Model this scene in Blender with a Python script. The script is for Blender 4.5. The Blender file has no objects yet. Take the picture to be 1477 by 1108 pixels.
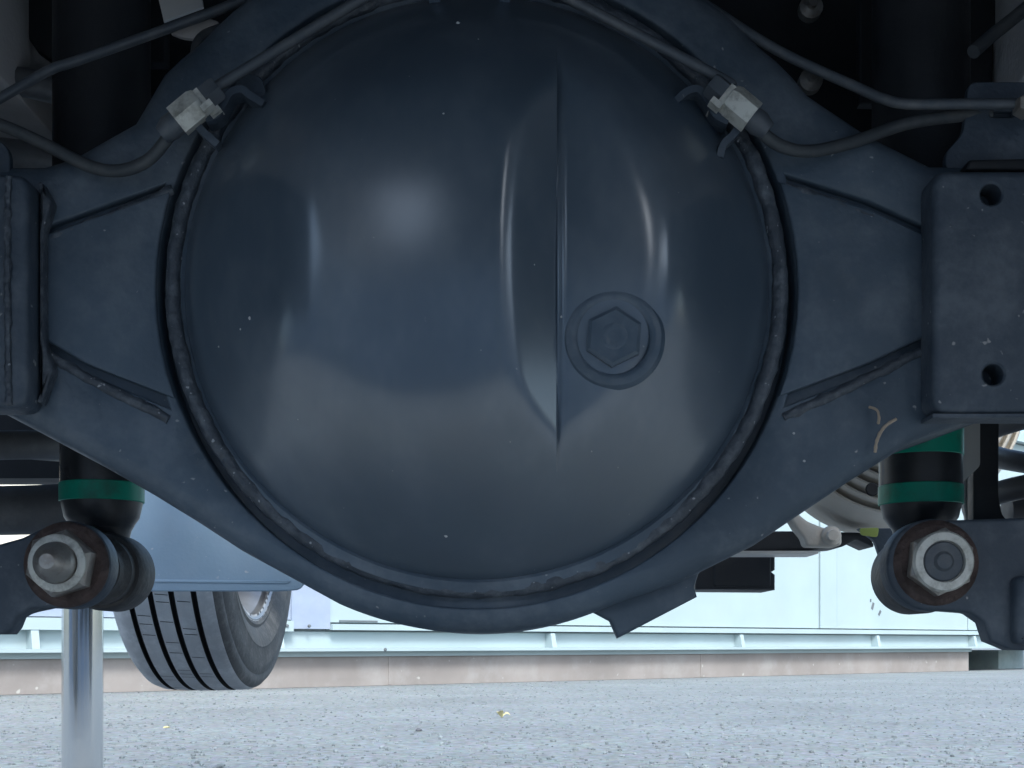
import bpy, bmesh, math, random
from mathutils import Vector, Matrix, noise
random.seed(7)
scene = bpy.context.scene
COL = scene.collection

# ------------------------------------------------------------ camera
F, CX, HY, CAMZ = 2000.0, 738.5, 928.0, 0.32      # focal length / centre / horizon (photo pixels), eye height
cam = bpy.data.cameras.new('camera'); cam_o = bpy.data.objects.new('camera', cam); COL.objects.link(cam_o)
cam_o.location = (0, 0, CAMZ); cam_o.rotation_euler = (math.pi/2, 0, 0)
cam.sensor_fit = 'HORIZONTAL'; cam.sensor_width = 36.0; cam.lens = 36.0*F/1477.0
cam.shift_y = (HY-554.0)/1477.0
cam.clip_start = 0.02; cam.clip_end = 2000
scene.camera = cam_o
# ------------------------------------------------------------ sky and sun
SUN_EL, SUN_AZ = math.radians(47), math.radians(14)     # azimuth of the sun from -Y towards +X
world = bpy.data.worlds.new('World'); scene.world = world; world.use_nodes = True
wn = world.node_tree.nodes; wl = world.node_tree.links
sky = wn.new('ShaderNodeTexSky'); sky.sky_type = 'NISHITA'; sky.sun_disc = False
sky.sun_elevation = SUN_EL; sky.sun_rotation = math.pi - SUN_AZ
sky.air_density = 1.0; sky.dust_density = 3.0; sky.ozone_density = 1.0
wn['Background'].inputs['Strength'].default_value = 0.15
wl.new(sky.outputs[0], wn['Background'].inputs['Color'])
sd = bpy.data.lights.new('sun', 'SUN'); sd.energy = 1.5; sd.angle = math.radians(14); sd.color = (1.0, 0.98, 0.95)
so = bpy.data.objects.new('sun', sd); COL.objects.link(so)
sdir = Vector((math.sin(SUN_AZ)*math.cos(SUN_EL), -math.cos(SUN_AZ)*math.cos(SUN_EL), math.sin(SUN_EL)))
so.rotation_euler = sdir.to_track_quat('Z', 'Y').to_euler()
scene.render.engine = 'CYCLES'
scene.view_settings.view_transform = 'Standard'; scene.view_settings.look = 'None'
scene.view_settings.gamma = 1.0; scene.view_settings.use_curve_mapping = False
scene.view_settings.exposure = 1.18
scene.view_settings.use_white_balance = True; scene.view_settings.white_balance_temperature = 5900; scene.view_settings.white_balance_tint = 2
scene.cycles.max_bounces = 5; scene.cycles.diffuse_bounces = 3

# ------------------------------------------------------------ materials
def mat(name, base, rough=0.5, metal=0.0, dust=None, dust_amt=0.0, dust_scale=8.0, bump=0.0, bump_scale=200.0, var=0.15, var_scale=6.0,
        spec=0.5, streak=1.0, speck=None, speck_scale=60.0, speck_amt=0.7, rvar=0.12, coat=0.0):
    m = bpy.data.materials.new(name); m.use_nodes = True
    n = m.node_tree.nodes; l = m.node_tree.links; b = n['Principled BSDF']
    b.inputs['Metallic'].default_value = metal; b.inputs['Specular IOR Level'].default_value = spec
    b.inputs['Coat Weight'].default_value = coat; b.inputs['Coat Roughness'].default_value = 0.19; b.inputs['Coat IOR'].default_value = 1.78
    tc = n.new('ShaderNodeTexCoord'); mp = n.new('ShaderNodeMapping'); l.new(tc.outputs['Object'], mp.inputs[0])
    mp.inputs['Scale'].default_value = (1, 1, streak)
    n1 = n.new('ShaderNodeTexNoise'); n1.inputs['Scale'].default_value = var_scale; n1.inputs['Detail'].default_value = 3; l.new(mp.outputs[0], n1.inputs['Vector'])
    r1 = n.new('ShaderNodeMapRange'); r1.interpolation_type = 'SMOOTHSTEP'; l.new(n1.outputs[0], r1.inputs[0]); r1.inputs[1].default_value = 0.2; r1.inputs[2].default_value = 0.8
    r1.inputs[3].default_value = 1-var; r1.inputs[4].default_value = 1+var
    mx = n.new('ShaderNodeMix'); mx.data_type = 'RGBA'; mx.blend_type = 'MULTIPLY'; mx.inputs[0].default_value = 1
    mx.inputs[6].default_value = (*base, 1); l.new(r1.outputs[0], mx.inputs[7])
    out = mx.outputs[2]; rough_out = None
    if dust:
        n2 = n.new('ShaderNodeTexNoise'); n2.inputs['Scale'].default_value = dust_scale; n2.inputs['Detail'].default_value = 5; n2.inputs['Roughness'].default_value = 0.7
        l.new(mp.outputs[0], n2.inputs['Vector'])
        r2 = n.new('ShaderNodeMapRange'); r2.interpolation_type = 'SMOOTHSTEP'; l.new(n2.outputs[0], r2.inputs[0]); r2.inputs[1].default_value = 0.42; r2.inputs[2].default_value = 0.72
        r2.inputs[3].default_value = 0.0; r2.inputs[4].default_value = dust_amt
        m2 = n.new('ShaderNodeMix'); m2.data_type = 'RGBA'; l.new(r2.outputs[0], m2.inputs[0]); l.new(out, m2.inputs[6]); m2.inputs[7].default_value = (*dust, 1)
        out = m2.outputs[2]
    if speck:
        v = n.new('ShaderNodeTexNoise'); v.inputs['Scale'].default_value = speck_scale; v.inputs['Detail'].default_value = 1; l.new(tc.outputs['Object'], v.inputs['Vector'])
        r3 = n.new('ShaderNodeMapRange'); l.new(v.outputs[0], r3.inputs[0]); r3.inputs[1].default_value = speck_amt; r3.inputs[2].default_value = speck_amt+0.05
        m3 = n.new('ShaderNodeMix'); m3.data_type = 'RGBA'; l.new(r3.outputs[0], m3.inputs[0]); l.new(out, m3.inputs[6]); m3.inputs[7].default_value = (*speck, 1)
        out = m3.outputs[2]
    l.new(out, b.inputs['Base Color'])
    n4 = n.new('ShaderNodeTexNoise'); n4.inputs['Scale'].default_value = var_scale*2.5; n4.inputs['Detail'].default_value = 2; l.new(mp.outputs[0], n4.inputs['Vector'])
    r4 = n.new('ShaderNodeMapRange'); r4.interpolation_type = 'SMOOTHSTEP'; l.new(n4.outputs[0], r4.inputs[0]); r4.inputs[1].default_value = 0.2; r4.inputs[2].default_value = 0.8
    r4.inputs[3].default_value = max(0.03, rough-rvar); r4.inputs[4].default_value = min(1, rough+rvar); l.new(r4.outputs[0], b.inputs['Roughness'])
    if bump:
        nb = n.new('ShaderNodeTexNoise'); nb.inputs['Scale'].default_value = bump_scale; nb.inputs['Detail'].default_value = 3; l.new(tc.outputs['Object'], nb.inputs['Vector'])
        bp = n.new('ShaderNodeBump'); bp.inputs['Strength'].default_value = bump; bp.inputs['Distance'].default_value = 0.002
        l.new(nb.outputs[0], bp.inputs['Height']); l.new(bp.outputs[0], b.inputs['Normal'])
    return m
PAINT = (0.066, 0.092, 0.124)
DUST = (0.21, 0.235, 0.265)
M = {}
M['housing'] = mat('dusty_black_axle_paint', PAINT, 0.45, dust=DUST, dust_amt=0.42, dust_scale=16, bump=0.45, bump_scale=110, var=0.3, speck=(0.3, 0.31, 0.32), speck_scale=200, speck_amt=0.76)
M['cover'] = mat('satin_black_cover_paint', PAINT, 0.40, dust=DUST, dust_amt=0.38, dust_scale=6, bump=0.06, bump_scale=140, var=0.15, streak=0.6, rvar=0.06, coat=1.0, speck=(0.25, 0.26, 0.27), speck_scale=300, speck_amt=0.80)
M['weld'] = mat('painted_weld', (0.045, 0.055, 0.07), 0.4, dust=DUST, dust_amt=0.45, dust_scale=60, bump=0.8, bump_scale=180, speck=(0.35, 0.36, 0.38), speck_scale=260, speck_amt=0.72)
M['bracket'] = mat('dusty_bracket_paint', (0.046, 0.062, 0.085), 0.5, dust=DUST, dust_amt=0.35, dust_scale=20, bump=0.3, bump_scale=220, speck=(0.3, 0.3, 0.3), speck_scale=180, speck_amt=0.74)
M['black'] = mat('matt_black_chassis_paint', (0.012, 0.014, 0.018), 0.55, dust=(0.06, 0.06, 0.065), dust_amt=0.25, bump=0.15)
M['shock'] = mat('black_shock_paint', (0.016, 0.018, 0.022), 0.32, dust=DUST, dust_amt=0.15, dust_scale=20)
M['green'] = mat('green_tape', (0.02, 0.34, 0.22), 0.42, dust=(0.05, 0.10, 0.08), dust_amt=0.6, dust_scale=40, var=0.1)
M['rubber'] = mat('grey_worn_rubber', (0.085, 0.084, 0.083), 0.75, dust=(0.22, 0.21, 0.2), dust_amt=0.5, dust_scale=30, bump=0.5, bump_scale=120)
M['bush'] = mat('dusty_rubber_bush', (0.055, 0.054, 0.055), 0.6, dust=(0.17, 0.16, 0.155), dust_amt=0.55, dust_scale=40, bump=0.4)
M['rust'] = mat('brown_surface_rust', (0.06, 0.04, 0.035), 0.75, dust=(0.12, 0.09, 0.08), dust_amt=0.6, dust_scale=70, bump=0.9, bump_scale=260, var=0.5, var_scale=50)
M['zinc'] = mat('dull_zinc_plating', (0.42, 0.40, 0.37), 0.42, metal=0.7, dust=(0.22, 0.18, 0.15), dust_amt=0.7, dust_scale=60, bump=0.2)
M['zinc_bright'] = mat('bright_zinc_plating', (0.62, 0.62, 0.57), 0.5, metal=0.3, dust=(0.25, 0.24, 0.21), dust_amt=0.75, dust_scale=110)
M['pipe'] = mat('coated_steel_pipe', (0.075, 0.088, 0.105), 0.5, metal=0.1, dust=(0.2, 0.2, 0.2), dust_amt=0.4, dust_scale=40)
M['spring'] = mat('dusty_spring_paint', (0.13, 0.132, 0.138), 0.45, dust=(0.26, 0.26, 0.26), dust_amt=0.5, dust_scale=25)
M['hose'] = mat('dark_rubber_hose', (0.05, 0.058, 0.066), 0.6, dust=(0.13, 0.13, 0.13), dust_amt=0.4, dust_scale=40)
M['rail'] = mat('weathered_grey_rail', (0.48, 0.455, 0.445), 0.7, dust=(0.55, 0.53, 0.51), dust_amt=0.6, dust_scale=14, bump=0.4, var=0.3)
M['alloy'] = mat('dusty_cast_aluminium', (0.55, 0.51, 0.45), 0.6, metal=0.15, dust=(0.48, 0.42, 0.34), dust_amt=0.6, dust_scale=14, bump=0.4, bump_scale=120)
M['steel'] = mat('galvanised_sheet', (0.55, 0.54, 0.52), 0.45, metal=0.35, dust=(0.5, 0.48, 0.44), dust_amt=0.3)
M['flap'] = mat('blue_grey_flap_rubber', (0.32, 0.43, 0.54), 0.5, dust=(0.42, 0.5, 0.58), dust_amt=0.35, dust_scale=9, bump=0.15, speck=(0.6, 0.62, 0.65), speck_scale=120, speck_amt=0.75)
M['chrome'] = mat('hard_chrome', (0.66, 0.68, 0.70), 0.14, metal=1.0, var=0.02, rvar=0.03)
M['tyre'] = mat('dusty_tread_rubber', (0.48, 0.48, 0.485), 0.85, dust=(0.68, 0.68, 0.68), dust_amt=0.75, dust_scale=26, bump=0.6, bump_scale=90)
M['groove'] = mat('tread_groove_rubber', (0.012, 0.012, 0.013), 0.9)
M['rim'] = mat('silver_wheel_paint', (0.42, 0.42, 0.43), 0.4, metal=0.4, dust=(0.3, 0.27, 0.24), dust_amt=0.5)
M['white'] = mat('white_container_paint', (0.37, 0.44, 0.455), 0.5, var=0.05, var_scale=2, dust=(0.36, 0.40, 0.40), dust_amt=0.35, dust_scale=1.5)
M['bluegrey'] = mat('blue_grey_container_panel', (0.30, 0.34, 0.43), 0.5, var=0.06, dust=(0.4, 0.42, 0.46), dust_amt=0.25)
M['cream'] = mat('cream_wall_paint', (0.80, 0.72, 0.58), 0.6, var=0.04)
M['beam'] = mat('faded_brown_beam_paint', (0.27, 0.235, 0.215), 0.75, dust=(0.36, 0.33, 0.31), dust_amt=0.6, dust_scale=3, bump=0.4, bump_scale=40, var=0.15, var_scale=2, speck=(0.45, 0.42, 0.38), speck_scale=14, speck_amt=0.71)
M['block'] = mat('grey_green_block', (0.30, 0.36, 0.36), 0.8, dust=(0.4, 0.42, 0.42), dust_amt=0.5, bump=0.4)
M['refl_blocker'] = mat('reflection_blocker_grey', (0.42, 0.425, 0.43), 0.8, var=0.15, var_scale=1.0)  # for the unseen block added behind the viewpoint
M['bed'] = mat('dark_underbody_paint', (0.02, 0.023, 0.028), 0.7, dust=(0.07, 0.07, 0.07), dust_amt=0.3)
M['scuff'] = mat('dark_scuff', (0.12, 0.13, 0.14), 0.8)
M['speck'] = mat('pale_dried_mud', (0.5, 0.5, 0.5), 0.9)
M['straw'] = mat('dry_grass', (0.42, 0.34, 0.26), 0.8)
M['leaf'] = mat('yellow_leaf', (0.62, 0.55, 0.28), 0.7)
M['orange'] = mat('orange_paint', (0.5, 0.16, 0.05), 0.6)
M['lime'] = mat('yellow_green_paint_mark', (0.36, 0.42, 0.10), 0.6)
M['stone'] = mat('grey_grit', (0.19, 0.21, 0.215), 0.9, var=0.5, var_scale=30)
M['darkstone'] = mat('dark_grit', (0.10, 0.10, 0.11), 0.9)

# ground: pale worn concrete / chip seal
g = bpy.data.materials.new('pale_chip_seal'); g.use_nodes = True
n = g.node_tree.nodes; l = g.node_tree.links; b = n['Principled BSDF']; b.inputs['Roughness'].default_value = 0.9
tc = n.new('ShaderNodeTexCoord')
def noi(sc, det, rgh=0.6):
    q = n.new('ShaderNodeTexNoise'); q.inputs['Scale'].default_value = sc; q.inputs['Detail'].default_value = det; q.inputs['Roughness'].default_value = rgh
    l.new(tc.outputs['Object'], q.inputs['Vector']); return q
vo = n.new('ShaderNodeTexVoronoi'); vo.inputs['Scale'].default_value = 45; l.new(tc.outputs['Object'], vo.inputs['Vector'])
nA, nB, nC = noi(1.1, 5), noi(28, 6, 0.75), noi(5, 4)
ramp = n.new('ShaderNodeValToRGB'); l.new(nB.outputs[0], ramp.inputs[0])
ramp.color_ramp.elements[0].position = 0.33; ramp.color_ramp.elements[0].color = (0.138, 0.160, 0.166, 1)
ramp.color_ramp.elements[1].position = 0.64; ramp.color_ramp.elements[1].color = (0.275, 0.310, 0.318, 1)
mx = n.new('ShaderNodeMix'); mx.data_type = 'RGBA'; mx.blend_type = 'MULTIPLY'; mx.inputs[0].default_value = 0.35
l.new(ramp.outputs[0], mx.inputs[6]); l.new(vo.outputs['Color'], mx.inputs[7])
hs = n.new('ShaderNodeHueSaturation'); hs.inputs['Saturation'].default_value = 0.45; hs.inputs['Value'].default_value = 1.1; l.new(mx.outputs[2], hs.inputs['Color'])
r1 = n.new('ShaderNodeMapRange'); l.new(nA.outputs[0], r1.inputs[0]); r1.inputs[1].default_value = 0.3; r1.inputs[2].default_value = 0.7; r1.inputs[3].default_value = 0.85; r1.inputs[4].default_value = 1.12
m2 = n.new('ShaderNodeMix'); m2.data_type = 'RGBA'; m2.blend_type = 'MULTIPLY'; m2.inputs[0].default_value = 1; l.new(hs.outputs[0], m2.inputs[6]); l.new(r1.outputs[0], m2.inputs[7])
l.new(m2.outputs[2], b.inputs['Base Color'])
bp = n.new('ShaderNodeBump'); bp.inputs['Strength'].default_value = 0.9; bp.inputs['Distance'].default_value = 0.008; l.new(nB.outputs[0], bp.inputs['Height']); l.new(bp.outputs[0], b.inputs['Normal'])
M['ground'] = g

# ------------------------------------------------------------ helpers
def P(px, py, Y):
    "photo pixel at depth Y -> world point"
    return Vector(((px-CX)/F*Y, Y, CAMZ+(HY-py)/F*Y))
def PX(px, Y): return (px-CX)/F*Y
def PZ(py, Y): return CAMZ+(HY-py)/F*Y
def link(name, me, m, parent=None, loc=None, smooth=True, sharp=35):
    o = bpy.data.objects.new(name, me); COL.objects.link(o)
    me.materials.append(M[m])
    if smooth:
        me.shade_smooth() if hasattr(me, 'shade_smooth') else None
        me.set_sharp_from_angle(angle=math.radians(sharp))
    if parent: o.parent = parent
    if loc is not None: o.location = loc
    return o
def from_bm(name, bm, m, parent=None, smooth=True, sharp=35, bevel=0, seg=2, loc=None, recalc=True):
    if bevel:
        es = [e for e in bm.edges if len(e.link_faces) == 2 and e.calc_face_angle(0) > math.radians(30)]
        bmesh.ops.bevel(bm, geom=es, offset=bevel, segments=seg, profile=0.5, affect='EDGES', clamp_overlap=True)
    if recalc: bmesh.ops.recalc_face_normals(bm, faces=bm.faces)
    me = bpy.data.meshes.new(name); bm.to_mesh(me); bm.free()
    return link(name, me, m, parent, loc, smooth, sharp)
def add_box(bm, x0, x1, y0, y1, z0, z1, R=None, c=None):
    vs = [bm.verts.new((x, y, z)) for x in (x0, x1) for y in (y0, y1) for z in (z0, z1)]
    for f in ((0,1,3,2),(4,6,7,5),(0,4,5,1),(2,3,7,6),(0,2,6,4),(1,5,7,3)): bm.faces.new([vs[i] for i in f])
    if R is not None:
        for v in vs: v.co = R @ v.co
    if c is not None:
        for v in vs: v.co += Vector(c)
    return vs
def box(name, x0, x1, y0, y1, z0, z1, m, parent=None, bevel=0.002, seg=2):
    bm = bmesh.new(); add_box(bm, x0, x1, y0, y1, z0, z1)
    return from_bm(name, bm, m, parent, bevel=bevel, seg=seg)
def obox(name, c, size, R, m, parent=None, bevel=0.001, seg=2):
    bm = bmesh.new(); sx, sy, sz = [s/2 for s in size]; add_box(bm, -sx, sx, -sy, sy, -sz, sz, R, c)
    return from_bm(name, bm, m, parent, bevel=bevel, seg=seg)
def smooth_pts(pts, sub=8):
    pts = [Vector(p) for p in pts]; out = []
    for i in range(len(pts)-1):
        p0, p1, p2, p3 = pts[max(i-1, 0)], pts[i], pts[i+1], pts[min(i+2, len(pts)-1)]
        for k in range(sub):
            t = k/sub
            out.append(0.5*((2*p1)+(p2-p0)*t+(2*p0-5*p1+4*p2-p3)*t*t+(3*p1-p0-3*p2+p3)*t**3))
    out.append(pts[-1]); return out
def tube(name, pts, r, m, parent=None, seg=12, sub=8, closed=False, wob=0.0, wfreq=60, flat=1.0, up=None):
    p = smooth_pts(pts, sub) if sub > 1 else [Vector(q) for q in pts]
    bm = bmesh.new(); rings = []; N = len(p)
    t0 = (p[1]-p[0]).normalized(); a = Vector(up) if up else Vector((0, 0, 1))
    if abs(a.dot(t0)) > 0.9: a = Vector((1, 0, 0))
    nrm = (a-t0*a.dot(t0)).normalized()
    for i in range(N):
        t = (p[(i+1) % N]-p[i-1]).normalized() if closed else (p[min(i+1, N-1)]-p[max(i-1, 0)]).normalized()
        nrm = (nrm-t*nrm.dot(t)).normalized(); bi = t.cross(nrm)
        ring = []
        for k in range(seg):
            an = 2*math.pi*k/seg
            rr = r
            d = nrm*math.cos(an)*flat+bi*math.sin(an)
            if wob: rr = r*(1+wob*noise.noise((p[i]+d*r)*wfreq))
            ring.append(bm.verts.new(p[i]+d*rr))
        rings.append(ring)
    for i in range(N if closed else N-1):
        A, B = rings[i], rings[(i+1) % N]
        for k in range(seg): bm.faces.new((A[k], A[(k+1) % seg], B[(k+1) % seg], B[k]))
    if not closed:
        bm.faces.new(rings[0]); bm.faces.new(rings[-1])
    return from_bm(name, bm, m, parent, sharp=50)
def lathe(name, prof, c, axis, m, parent=None, seg=64, sharp=30, wob=0.0):
    "prof = [(radius, position along axis)]"
    c = Vector(c); axis = Vector(axis).normalized()
    a = Vector((0, 0, 1)) if abs(axis.z) < 0.9 else Vector((1, 0, 0))
    u = (a-axis*a.dot(axis)).normalized(); v = axis.cross(u)
    bm = bmesh.new(); rings = []
    for r, s in prof:
        if r < 1e-6: rings.append([bm.verts.new(c+axis*s)])
        else: rings.append([bm.verts.new(c+axis*s+(u*math.cos(2*math.pi*k/seg)+v*math.sin(2*math.pi*k/seg))*r) for k in range(seg)])
    for A, B in zip(rings, rings[1:]):
        if len(A) == 1 and len(B) == 1: continue
        for k in range(seg):
            k2 = (k+1) % seg
            if len(A) == 1: bm.faces.new((A[0], B[k], B[k2]))
            elif len(B) == 1: bm.faces.new((A[k], A[k2], B[0]))
            else: bm.faces.new((A[k], A[k2], B[k2], B[k]))
    return from_bm(name, bm, m, parent, sharp=sharp)
def hexnut(name, c, axis, r, h, m, parent=None, hole=0.0, rot=0.0, bevel=0.0015):
    "hexagonal prism, front face at -h along the axis"
    axis = Vector(axis).normalized(); a = Vector((0, 0, 1)) if abs(axis.z) < 0.9 else Vector((1, 0, 0))
    u = (a-axis*a.dot(axis)).normalized(); v = axis.cross(u); c = Vector(c)
    bm = bmesh.new()
    def ring(rad, s, n=6): return [bm.verts.new(c+axis*s+(u*math.cos(rot+2*math.pi*k/n)+v*math.sin(rot+2*math.pi*k/n))*rad) for k in range(n)]
    A, B, Cc = ring(r, 0), ring(r, -h*0.82), ring(r*0.87, -h)
    for X, Y in ((A, B), (B, Cc)):
        for k in range(6): bm.faces.new((X[k], X[(k+1) % 6], Y[(k+1) % 6], Y[k]))
    bm.faces.new(A); bm.faces.new(Cc)
    return from_bm(name, bm, m, parent, bevel=bevel, seg=2, sharp=30)
def inset_poly(pts, d):
    "pts: list of 2D, offset to the left of travel by d (inside for CCW)"
    N = len(pts); out = []
    for i in range(N):
        a, q, c = pts[i-1], pts[i], pts[(i+1) % N]
        e1 = Vector((q[0]-a[0], q[1]-a[1])); e2 = Vector((c[0]-q[0], c[1]-q[1]))
        if e1.length < 1e-9 or e2.length < 1e-9: out.append(q); continue
        e1.normalize(); e2.normalize()
        n1 = Vector((-e1.y, e1.x)); n2 = Vector((-e2.y, e2.x)); mm = (n1+n2)
        if mm.length < 1e-6: mm = n1
        mm.normalize(); k = (d[i] if isinstance(d, list) else d)/max(0.5, mm.dot(n1))
        out.append((q[0]+mm.x*k, q[1]+mm.y*k))
    return out
def area2(p): return sum(p[i-1][0]*p[i][1]-p[i][0]*p[i-1][1] for i in range(len(p)))/2
def plate(name, outline, y0, y1, m, parent=None, holes=(), rnd=0.002, seg=3, hole_depth=None, sharp=40, warp=None):
    "outline in (X, Z); front face at y0 with a rounded edge, back at y1; holes cut into the front"
    if area2(outline) < 0: outline = outline[::-1]
    bm = bmesh.new(); rings = []
    rl = rnd if isinstance(rnd, list) else [rnd]*len(outline)
    def mk(pts, y):
        ys = y if isinstance(y, list) else [y]*len(pts)
        return [bm.verts.new((q[0], yy, q[1])) for q, yy in zip(pts, ys)]
    rings.append(mk(outline, y1))
    for k in range(seg+1):
        a = math.pi/2*k/seg
        rings.append(mk(inset_poly(outline, [q*(1-math.cos(a)) for q in rl]), [y0+q*(1-math.sin(a)) for q in rl]))
    for A, B in zip(rings, rings[1:]):
        for k in range(len(A)):
            k2 = (k+1) % len(A); bm.faces.new((A[k], A[k2], B[k2], B[k]))
    bm.faces.new(rings[0][::-1])
    loops = [rings[-1]]
    hd = hole_depth if hole_depth else (y1-y0)*0.9
    for h in holes:
        ch = 0.0012
        if area2(h) < 0: h = h[::-1]
        A = mk(inset_poly(h, -ch), y0); A2 = mk(h, y0+ch); B = mk(h, [y0+hd(*q) for q in h] if callable(hd) else y0+hd)
        if callable(hd) and len(h) > 60: C_ = mk(inset_poly(h, 0.022), [y0+hd(*q) for q in h]); bm.faces.new(C_); [bm.faces.new((B[k], B[(k+1) % len(h)], C_[(k+1) % len(h)], C_[k])) for k in range(len(h))] 
        for X, Yq in ((A, A2), (A2, B)):
            for k in range(len(h)):
                k2 = (k+1) % len(h); bm.faces.new((X[k], X[k2], Yq[k2], Yq[k]))
        bm.faces.new(B) if not (callable(hd) and len(h) > 60) else None; loops.append(A)
    es = []
    for L in loops:
        for k in range(len(L)):
            e = bm.edges.get((L[k], L[(k+1) % len(L)])); es.append(e)
    bmesh.ops.triangle_fill(bm, use_beauty=True, use_dissolve=False, edges=es)
    return from_bm(name, bm, m, parent, sharp=sharp)
def pix(poly, Y): return [(PX(x, Y), PZ(y, Y)) for x, y in poly]
def circ(x, z, r, n=24): return [(x+r*math.cos(2*math.pi*k/n), z+r*math.sin(2*math.pi*k/n)) for k in range(n)]
def roundpoly(pts, r, seg=4):
    "round the corners of a 2D polygon"
    out = []; N = len(pts)
    for i in range(N):
        a, q, c = Vector(pts[i-1]), Vector(pts[i]), Vector(pts[(i+1) % N])
        d1, d2 = (a-q), (c-q); rr = min(r, d1.length*0.45, d2.length*0.45)
        s, e = q+d1.normalized()*rr, q+d2.normalized()*rr
        for k in range(seg+1):
            t = k/seg; w = (1-t)**2*s+2*t*(1-t)*q+t*t*e; out.append((w.x, w.y))
    return out
def thing(name, label, cat, loc=(0, 0, 0), rz=0, group=None):
    o = bpy.data.objects.new(name, None); COL.objects.link(o); o.location = loc; o.rotation_euler = (0, 0, rz); o.empty_display_size = 0.1
    o['label'] = label; o['category'] = cat
    if group: o['group'] = group
    return o
def tag(o, label, cat, group=None):
    o['label'] = label; o['category'] = cat
    if group: o['group'] = group
    return o

# ============================================================ the setting
bm = bmesh.new()
for v in ((-300, -300), (300, -300), (300, 300), (-300, 300)): bm.verts.new((*v, 0))
bm.faces.new(bm.verts)
gr = from_bm('ground', bm, 'ground', smooth=False); gr['kind'] = 'structure'

# ------------------------------------------------------------ container building on its beam
A0 = Vector((-3.15, 8.53, 0)); ANG = math.atan2(7.47, 8.40)
def tpos(px, off=0.0):
    "distance along the wall foot of photo column px"
    u = px-CX; dx, dy = math.cos(ANG), math.sin(ANG)
    ax, ay = A0.x-off*math.sin(ANG), A0.y+off*math.cos(ANG)
    return (u*ay-F*ax)/(F*dx-u*dy)
hut = thing('container_building', 'long white steel container building on a brown beam across the yard', 'building', A0, ANG)
T0, T1 = -7.0, 13.2
tb = tpos(480)
s1, s2, s3 = tpos(1188), tpos(1213), tpos(1402)
box('wall', T0, T1, 0.10, 2.5, 0.30, 2.75, 'white', hut, bevel=0)
box('roof', T0-0.1, T1+0.1, -0.06, 2.6, 2.752, 2.86, 'white', hut, bevel=0.01)
edges = [tb, tpos(760), s1, s2, s3, T1]
for i in range(len(edges)-1):
    a, c = edges[i], edges[i+1]
    y0 = 0.055 if i != 2 else 0.045
    box('wall_panel', a+0.008, c-0.008, y0, 0.098, 0.475, 2.74, 'white', hut, bevel=0.004)
sk = tb
pw = 1.9
for i in range(5):
    box('skirt_panel', sk-pw*(i+1)+0.008, sk-pw*i-0.008, 0.05, 0.098, 0.49, 0.745, 'bluegrey', hut, bevel=0.004)
    box('upper_panel', sk-pw*(i+1)+0.008, sk-pw*i-0.008, 0.06, 0.098, 0.755, 2.74, 'cream', hut, bevel=0.004)
box('corner_post', tb-0.33, tb-0.002, 0.03, 0.049, 0.425, 0.745, 'bluegrey', hut, bevel=0.004)
box('top_rail', tb, T1, 0.00, 0.10, 0.418, 0.462, 'white', hut, bevel=0.006)
box('top_rail', T0, tb-0.335, 0.00, 0.10, 0.405, 0.482, 'white', hut, bevel=0.006)
box('web', T0, T1, 0.075, 0.0995, 0.285, 0.405, 'white', hut, bevel=0)
box('bottom_rail', T0, T1, -0.11, 0.10, 0.262, 0.284, 'white', hut, bevel=0.005)
for px in (-160, 45, 400, 795, 1068, 1265, 1405):
    t = tpos(px); bm = bmesh.new()
    vs = [bm.verts.new(v) for v in ((t, 0.0745, 0.285), (t, -0.02, 0.285), (t, 0.005, 0.404), (t, 0.0745, 0.404))]
    vs2 = [bm.verts.new((v.co.x+0.05, v.co.y, v.co.z)) for v in vs]
    bm.faces.new(vs); bm.faces.new(vs2[::-1])
    for k in range(4): bm.faces.new((vs[k], vs2[k], vs2[(k+1) % 4], vs[(k+1) % 4]))
    from_bm('stiffener', bm, 'white', hut, smooth=False)
for px in (414, 446, 345, 312):
    t = tpos(px); lathe('rivet', [(0, -0.012), (0.010, -0.010), (0.013, 0.0), (0.013, 0.004)], (t, -0.001, 0.445), (0, 1, 0), 'scuff', hut, seg=12)
lathe('rivet', [(0, -0.010), (0.010, -0.008), (0.014, 0.002)], (tpos(543), -0.112, 0.273), (0, 1, 0), 'scuff', hut, seg=12)
for (px, py, w, h, r) in ((1265, 874, 0.035, 0.075, 0.4), (1275, 884, 0.03, 0.06, 0.7), (1262, 866, 0.02, 0.03, 0.1), (523, 896, 0.35, 0.012, 0.0)):
    t = tpos(px); Yd = A0.y+t*math.sin(ANG); zc = PZ(py, Yd)
    obox('scuff_mark', (t, 0.0525, zc), (w, 0.004, h), Matrix.Rotation(r, 3, 'Y'), 'scuff', hut, bevel=0)
# unseen building block added behind the viewpoint to shape the cover's reflections
refl_blocker = thing('reflection_blocker', 'unseen low grey block added behind the viewpoint to shape reflections', 'building', (0, -6.5, 0))
box('wall', -16, 16, -6, 0, 0.0, 2.75, 'refl_blocker', refl_blocker, bevel=0)
box('roof', -16.3, 16.3, -6.3, 0.3, 2.752, 2.9, 'refl_blocker', refl_blocker, bevel=0.02)
for i in range(8):
    x = -14+i*4
    box('reflection_blocker_panel', x-1.5, x+1.5, 0.002, 0.05, 0.0, 2.3, 'bluegrey', refl_blocker, bevel=0.005)  # panels on the added reflection block
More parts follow.
